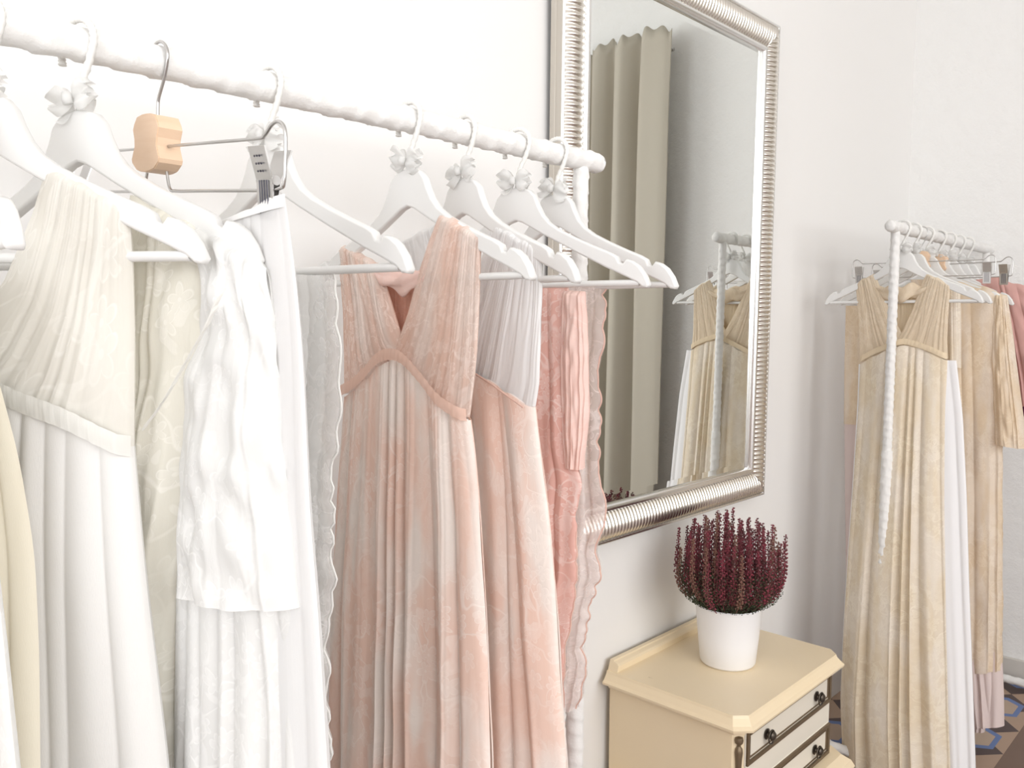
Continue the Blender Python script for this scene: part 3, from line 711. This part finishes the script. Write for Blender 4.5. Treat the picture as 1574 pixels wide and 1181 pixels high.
cloth('bodice', pl, [(600, 385), (606, 450), (612, 520), (640, 596)], [(672, 345), (700, 430), (730, 500), (775, 590)], M['white_voile'], t,
      top=[(600, 385), (630, 366), (655, 352), (672, 345)], dep=(.010, .009), amp=(.002, .003), folds=5, seed=64, cap=True, fine=.0012, nu=120, label='plain white left half')
e = [Vector((pl.loc(x, y)[0], -.019, pl.loc(x, y)[1])) for x, y in [(700, 562), (730, 566), (760, 582), (790, 603), (821, 625)]]
cord('waist_cord', catmull(e, 8), .0013, M['pink_cord'], t, 'thin brown-pink piping at the waist')

# D6: rose lace dress
pl = A[6]; t = dress(pl, 'lace_dress', 'deeper rose lace dress with a long sleeve, between the white-topped dress and end post')
o, e, _ = cloth('skirt', pl, [(760, 440), (765, 700), (770, 1181)], [(872, 440), (876, 560), (880, 680), (892, 742), (884, 800), (888, 880), (874, 960), (866, 1040), (868, 1181)], M['pink_deep'], t,
      dep=(.008, .028), amp=(.003, .014), folds=5, seed=71, to=FLR(pl), scal=.006, nu=180, nv=140, cap=True, wr=.003)
cord('edge_cord', e[40:], .0012, M['pink_cord'], t, 'rose corded edge')
cloth('sleeve', pl, [(866, 446), (862, 540), (864, 640), (872, 718)], [(900, 448), (904, 540), (905, 640), (896, 722)], M['pink_solid'], t, dep=(.010, .014), amp=(.002, .005), folds=1.6, seed=72, cap=True, wr=.0015)
# D7: sheer rose lace
pl = A[7]; t = dress(pl, 'lace_wrap', 'sheer rose lace wrap with a wavy corded edge, beside the rack end post', 'dress')
o, e, _ = cloth('panel', pl, [(842, 432), (840, 700), (836, 1000), (838, 1100)], [(930, 436), (928, 500), (921, 560), (922, 640), (919, 700), (924, 760), (927, 810), (918, 850), (920, 880), (908, 930), (898, 985), (900, 1020), (886, 1090)], M['pink_sheer'], t,
      dep=(.006, .02), amp=(.002, .010), folds=3, seed=82, scal=.010, nu=120, nv=200, cap=True, wr=.002)
cord('edge_cord', e, .0012, M['pink_cord'], t, 'wavy rose corded edge')

# ------------------------------------------------------------------ corner rack
G2 = 'white hangers on the corner rack'
B = [Plane(2.476, RY2, RZ2, 0), Plane(2.57, RY2, RZ2, -3), Plane(2.68, RY2, RZ2, 4), Plane(2.80, RY2, RZ2, -2), Plane(2.90, RY2, RZ2, 3), Plane(3.0, RY2, RZ2, 0), Plane(3.10, RY2, RZ2, -3)]
LB2 = ['white wooden hanger holding the champagne halter dress on the corner rack', 'white wooden hanger second from the near post of the corner rack',
       'white wooden hanger holding the tan short-sleeved lace dress on the corner rack', 'white wooden hanger carrying the pale mauve dress on the corner rack', 'white wooden hanger carrying the dusty pink dress on the corner rack',
       'white wooden hanger second from the far end of the corner rack', 'white wooden hanger at the far end of the corner rack']
for k, pl in enumerate(B): hanger(pl, LB2[k], G2, k+1, bow=True)
c1_ = clip_hanger(Plane(2.64, RY2, RZ2, 6), 0, 'steel clip hanger with beech block, nearer of two on the corner rack', group='clip hangers on the corner rack')
c2_ = clip_hanger(Plane(2.80, RY2, RZ2, -8), 0, 'steel clip hanger with beech block, farther of two on the corner rack', group='clip hangers on the corner rack')

c1_.scale = (.82, 1, 1); c2_.scale = (.9, 1, 1)

pl = B[0]; t = dress(pl, 'halter_dress', 'champagne lace halter dress with knotted neck, nearest on the corner rack')
E1R = [(1457, 554), (1457, 640), (1458, 760), (1461, 900), (1465, 1040), (1469, 1181)]; E1L = [(1322, 560), (1320, 620), (1314, 720), (1306, 840), (1299, 960), (1294, 1080), (1298, 1165)]
TE = [(1322, 560), (1345, 548), (1370, 538), (1392, 531), (1410, 534), (1435, 543), (1457, 554)]
cloth('lining', pl, [(x-2, y) for x, y in E1L], [(1470, 556), (1480, 640), (1486, 760), (1490, 900), (1495, 1040), (1500, 1181)], M['lilac_white'], t, top=TE, dep=(.012, .040), amp=(.003, .018), folds=6, seed=91, to=FLR(pl, .07), nu=140, label='white underskirt showing at the right side')
cloth('skirt', pl, E1L, E1R, M['beige_lace'], t, top=TE, dep=(.020, .094), amp=(.004, .026), folds=6, seed=91, to=FLR(pl, .06), nu=240, off=-.004)
cloth('inner_skirt', pl, E1L, E1R, M['beige_lining'], t, top=TE, dep=(.016, .086), amp=(.004, .022), folds=6, seed=91, to=FLR(pl, .07), nu=140, off=-.003, back=False)
cloth('strap', pl, [(1315, 436), (1319, 480), (1321, 520), (1322, 558)], [(1345, 422), (1356, 450), (1371, 485), (1386, 512), (1400, 532)], M['beige_strap'], t, top=[(1315, 436), (1328, 428), (1345, 421), (1350, 420)], dep=(.010, .010), amp=(.002, .003), folds=4, seed=92, cap=True, fine=.0012)
cloth('strap', pl, [(1424, 420), (1412, 450), (1400, 482), (1388, 508), (1368, 536)], [(1461, 438), (1458, 480), (1456, 520), (1457, 552)], M['beige_strap'], t, top=[(1424, 420), (1440, 426), (1461, 438)], dep=(.010, .010), amp=(.002, .003), folds=4, seed=93, cap=True, fine=.0015, off=-.003)
seam('waistband', pl, [(1323, 553), (1345, 542), (1370, 532), (1392, 525), (1410, 528), (1435, 537), (1457, 548)], .016, M['beige_band'], t, -.030, label='darker gathered band under the bust')
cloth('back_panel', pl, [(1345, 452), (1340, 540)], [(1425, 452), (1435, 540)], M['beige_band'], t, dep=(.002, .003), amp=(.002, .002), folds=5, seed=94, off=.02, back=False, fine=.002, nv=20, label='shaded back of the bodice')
knot(pl, (1388, 447), .075, .026, M['beige_strap'], t, 5, -.004)

pl = B[1]; t = dress(pl, 'chiffon_dress', 'pale champagne chiffon dress with a cream strap, second on the corner rack')
cloth('skirt', pl, [(1300, 470), (1298, 560), (1297, 652)], [(1478, 470), (1477, 560), (1480, 652)], M['tan_lace'], t, dep=(.01, .03), amp=(.003, .01), folds=5, seed=101, nv=30, cap=True, label='champagne bodice')
cloth('underskirt', pl, [(1298, 640), (1299, 760), (1301, 900), (1297, 1100)], [(1476, 640), (1480, 760), (1485, 900), (1490, 1150)], M['pale_mauve'], t, dep=(.015, .03), amp=(.004, .012), folds=6, seed=102, to=FLR(pl, .15), label='pale lilac-grey underskirt')
cloth('strap', pl, [(1452, 430), (1456, 500), (1458, 560)], [(1476, 444), (1477, 500), (1477, 566)], M['beige_lace'], t, dep=(.011, .022), amp=(.001, .003), folds=2, seed=103, nv=30, cap=True, off=-.012)

pl = B[2]; t = dress(pl, 'lace_dress', 'tan lace dress with short loose sleeves, third on the corner rack')
cloth('body', pl, [(1400, 430), (1410, 520), (1420, 620), (1420, 800), (1420, 1030)], [(1548, 452), (1545, 520), (1541, 620), (1541, 800), (1541, 1030)], M['tan_lace'], t, top=[(1400, 430), (1470, 430), (1510, 440), (1548, 454)], dep=(.012, .04), amp=(.002, .016), folds=3.5, seed=111, cap=True, wr=.003, nv=120, scal=.002, label='tan lace front')
cloth('sleeve', pl, [(1528, 450), (1524, 540), (1527, 620), (1530, 682)], [(1549, 456), (1558, 520), (1568, 600), (1576, 660), (1578, 690)], M['tan_lace'], t, dep=(.012, .04), amp=(.002, .008), folds=1.5, seed=113, cap=True, wr=.003)
cloth('underskirt', pl, [(1440, 1000), (1450, 1060), (1455, 1112)], [(1540, 1000), (1543, 1060), (1544, 1116)], M['pale_mauve'], t, dep=(.03, .035), amp=(.006, .014), folds=3, seed=114, nv=30, label='mauve underskirt below the lace hem')

pl = B[3]; t = dress(pl, 'mauve_dress', 'pale mauve dress hidden behind the tan lace dress but for its hem')
cloth('skirt', pl, [(1430, 460), (1450, 800), (1465, 1110)], [(1535, 462), (1532, 800), (1520, 1060), (1514, 1126)], M['pale_mauve'], t, dep=(.01, .03), amp=(.003, .014), folds=5, seed=121, nv=60, cap=True)
pl = B[4]; t = dress(pl, 'pink_dress', 'dusty pink dress on the corner rack at the right edge of the photo')
cloth('bodice', pl, [(1500, 430), (1520, 500), (1540, 600), (1545, 640)], [(1590, 440), (1602, 500), (1612, 560), (1616, 600)], M['dusty_pink'], t, top=[(1500, 430), (1530, 425), (1560, 436), (1590, 442)], dep=(.012, .03), amp=(.003, .01), folds=4, seed=131, cap=True, wr=.003, nv=40)
pl = B[5]; t = dress(pl, 'plum_dress', 'dark plum dress behind the dusty pink one on the corner rack')
cloth('bodice', pl, [(1500, 440), (1530, 560), (1540, 640)], [(1592, 446), (1600, 560), (1604, 640)], M['plum'], t, dep=(.01, .02), amp=(.002, .006), folds=4, seed=141, cap=True, nv=30)

# ------------------------------------------------------------------ nightstand
def build_nightstand():
    cx, cy = 1.745, .95
    t = thing('nightstand', 'cream lacquered nightstand with gilt-edged drawers against the wall under the mirror', 'nightstand', (cx, cy, 0))
    x0, x1, y0, y1 = 1.515-cx, 1.975-cx, .79-cy, 1.120-cy; zt = HC-.797
    def ring(gx, c, z, yb=y1):                 # chamfered rectangle grown by gx
        a0, a1, b0 = x0-gx, x1+gx, y0-gx
        return [(a0, yb, z), (a0, b0+c, z), (a0+c, b0, z), (a1-c, b0, z), (a1, b0+c, z), (a1, yb, z)]
    m = MB(); prof = [(0.004, .016, zt-.045), (.006, .018, zt-.040), (.010, .021, zt-.036), (.022, .026, zt-.030), (.028, .029, zt-.028), (.029, .029, zt-.023), (.022, .027, zt-.018), (.014, .024, zt-.006), (.012, .023, zt)]
    rr = [ring(a, b, z) for a, b, z in prof]; vs = [p for r_ in rr for p in r_]
    fs = [(i*6+k, i*6+(k+1) % 6, (i+1)*6+(k+1) % 6, (i+1)*6+k) for i in range(len(rr)-1) for k in range(6)]
    fs += [tuple(range(6))[::-1], tuple((len(rr)-1)*6+k for k in range(6))]
    m.add(vs, fs); m.done('top', M['cream'], t, smooth=False)
    # little upstand at the back
    pr = [(.0, 0), (-.026, 0), (-.026, .013), (-.022, .017), (-.012, .020), (-.010, .023), (0, .023)]
    a0, a1 = x0-.008, x1+.006; vs = []
    for k, x in enumerate((a0, a1)):
        for yy, zz in pr: vs.append((x+(zz*.35 if k == 0 else -zz*.35), y1+yy, zt+zz))
    n = len(pr); fs = [(i, (i+1) % n, n+(i+1) % n, n+i) for i in range(n)]+[tuple(range(n)), tuple(range(n, 2*n))[::-1]]
    MB().add(vs, fs).done('upstand', M['cream'], t, smooth=False)
    zb = HC-1.045
    m = MB(); m.add([(a, b, z) for z in (zb, zt-.044) for a, b in ((x0, y1), (x0, y0+.018), (x0+.018, y0), (x1-.018, y0), (x1, y0+.018), (x1, y1))],
                    [(k, (k+1) % 6, 6+(k+1) % 6, 6+k) for k in range(6)]+[(5, 4, 3, 2, 1, 0), (6, 7, 8, 9, 10, 11)])
    m.done('carcass', M['cream'], t, smooth=False)
    MB().box(x0+.019, x1-.019, y0-.0025, y0+.004, zb, zt-.045).done('front_frame', M['ivory'], t, smooth=False)
    # turned half columns on the chamfered corners
    for cx_ in (x0+.009, x1-.009):
        zq = zt-.050
        MB().lathe([(.0005, 0), (.008, -.002), (.0095, -.008), (.008, -.014), (.004, -.018), (.0045, -.022), (.0075, -.026), (.0085, -.034), (.007, -.050), (.0055, -.080), (.005, -.13), (.007, -.16), (.0005, -.165)], 16, (cx_, y0+.007, zq)).done('corner_column', M['bronze'], t)
    # drawers
    for zc_, hh in ((HC-.873, .078), (HC-1.003, .078)):
        dx0, dx1 = x0+.018, x1-.022
        d = MB().box(dx0, dx1, y0-.004, y0+.02, zc_-hh/2, zc_+hh/2).done('drawer', M['ivory'], t, smooth=False, bevel=.0015)
        for ins, wd, dd, mm, nm in ((.001, .0085, .005, 'bronze', 'outer_moulding'), (.0135, .003, .0025, 'bronze', 'inner_moulding')):
            m = MB(); u0, u1, w0, w1 = dx0+ins, dx1-ins, zc_-hh/2+ins, zc_+hh/2-ins; ya, yb = y0-.004-dd, y0-.003
            for (a, b, c, e) in ((u0, u1, w0, w0+wd), (u0, u1, w1-wd, w1), (u0, u0+wd, w0+wd, w1-wd), (u1-wd, u1, w0+wd, w1-wd)): m.box(a, b, ya, yb, c, e)
            m.done(nm, M[mm], d, smooth=False, bevel=.001, label='dull gilt moulding')
        for kx in (1.622-cx, 1.872-cx):
            k = MB().lathe([(.0005, 0), (.011, -.001), (.012, -.003), (.006, -.005), (.005, -.010), (.0095, -.013), (.0105, -.017), (.007, -.021), (.0005, -.022)], 22, (kx, y0-.004, zc_), 'y').done('handle', M['knob'], d, label='round dark bronze knob with a ring')
            an = [(kx+.0125*math.sin(a), y0-.017, zc_-.003+.0145*math.cos(a)) for a in [i*2*math.pi/28 for i in range(29)]]
            MB().tube(an, .0018, 8, False).done('ring_pull', M['knob'], k)
    # bulging lower edge and legs
    m = MB(); prof = [(.002, .018, zb+.004), (.030, .034, zb+.002), (.050, .042, zb-.010), (.058, .046, zb-.024), (.054, .044, zb-.034), (.03, .03, zb-.044), (.0, .02, zb-.05), (.0, .02, zb-.115)]
    rr = [ring(min(a, .035) if False else a, b, z) for a, b, z in prof]
    vs = [(min(max(p[0], x0-.02), x1+.02), p[1], p[2]) for r_ in rr for p in r_]
    fs = [(i*6+k, i*6+(k+1) % 6, (i+1)*6+(k+1) % 6, (i+1)*6+k) for i in range(len(rr)-1) for k in range(6)]+[tuple(range(6)), tuple((len(rr)-1)*6+k for k in range(6))[::-1]]
    m.add(vs, fs); m.done('plinth', M['cream'], t, smooth=False)
    for lx in (x0+.03, x1-.03):
        for ly in (y0+.03, y1-.03):
            MB().lathe([(.0005, 0), (.012, 0), (.012, .01), (.018, .06), (.024, zb-.11), (.0005, zb-.11)], 16, (lx, ly, 0)).done('leg', M['cream'], t)
build_nightstand()

# ------------------------------------------------------------------ potted heather
def build_plant():
    px, py, pz = 1.742, .946, HC-.797
    t = thing('potted_heather', 'wine red heather in a plain white pot on top of the nightstand', 'potted plant', (px, py, pz))
    MB().lathe([(.0005, .0), (.058, 0), (.0615, .002), (.064, .006), (.0695, .06), (.0765, .137), (.0775, .1395), (.076, .142), (.0735, .141), (.072, .13), (.068, .09)], 56).done('pot', M['pot'], t)
    MB().lathe([(.071, .118), (.04, .124), (.0005, .126)], 30).done('soil', M['soil'], t)
    rnd = random.Random(8)
    def floret(m, c, r, rn):
        a = Matrix.Rotation(rn.uniform(0, 6.28), 3, 'Z') @ Matrix.Rotation(rn.uniform(-.6, .6), 3, 'X')
        vs = [c + a @ (Vector(v)*r) for v in ((1, 0, .1), (.3, .9, -.1), (-.8, .6, .1), (-.8, -.6, -.1), (.3, -.9, .1), (0, 0, 1.1), (0, 0, -1))]
        fs = [(i, (i+1) % 5, 5) for i in range(5)]+[((i+1) % 5, i, 6) for i in range(5)]
        m.add(vs, fs)
    # upright flower spikes, each its own part
    N_ = 96
    for i in range(N_):
        q = ((i+.5)/N_)**.5; a = i*2.39996; rb = .052*q; rt_ = .128*q*rnd.uniform(.88, 1.08)
        hgt = (.232-.050*q*q)*rnd.uniform(.78, 1.08)
        b = Vector((rb*math.cos(a), rb*math.sin(a), .12)); tp_ = Vector((rt_*math.cos(a), rt_*math.sin(a), .12+hgt))
        mid = b.lerp(tp_, .42)+Vector((math.cos(a), math.sin(a), 0))*.040*q
        path = catmull([b, mid, tp_], 14); m = MB(); m.tube(path, .0011, 5)
        n = len(path); wid = rnd.uniform(.0052, .0080)
        L = hgt; cnt = int(L/.0026); start = .30
        for k in range(cnt):
            s = start+(1-start)*k/cnt; p = path[min(n-1, int(s*(n-1)))].lerp(path[min(n-1, int(s*(n-1))+1)], (s*(n-1)) % 1)
            an = k*2.4; w = wid*(1-.55*max(0, (s-.6)/.4))
            floret(m, p+Vector((math.cos(an)*w, math.sin(an)*w, rnd.uniform(-.001, .001))), rnd.uniform(.0026, .0036)*(1-.25*s), rnd)
        dull = rnd.random() < .16
        m.done('flower_spike', M['floretdull'] if dull else M['floret'], t, smooth=False, label='faded brownish spike' if dull else None)
    m = MB()
    for i in range(8500):
        a = rnd.uniform(0, 6.28); zz = rnd.uniform(.0, 1)**1.3; rmax = .070+.050*math.sin(min(1, zz*2.2)*math.pi*.5)
        r = rmax*rnd.uniform(.35, 1.0)**.5*1.0; c = Vector((r*math.cos(a), r*math.sin(a), .134+zz*.10))
        d = Vector((math.cos(a)*.5+rnd.uniform(-.5, .5), math.sin(a)*.5+rnd.uniform(-.5, .5), rnd.uniform(.2, 1))).normalized()
        sd = d.cross(Vector((rnd.uniform(-1, 1), rnd.uniform(-1, 1), .3))).normalized(); l = rnd.uniform(.004, .008)
        m.add([c, c+d*l*.5+sd*.0011, c+d*l, c+d*l*.5-sd*.0011], [(0, 1, 2, 3)])
    o = MB.done(m, 'foliage', M['leaf'], t, smooth=False, label='dark green lower foliage'); o['kind'] = 'stuff'
build_plant()
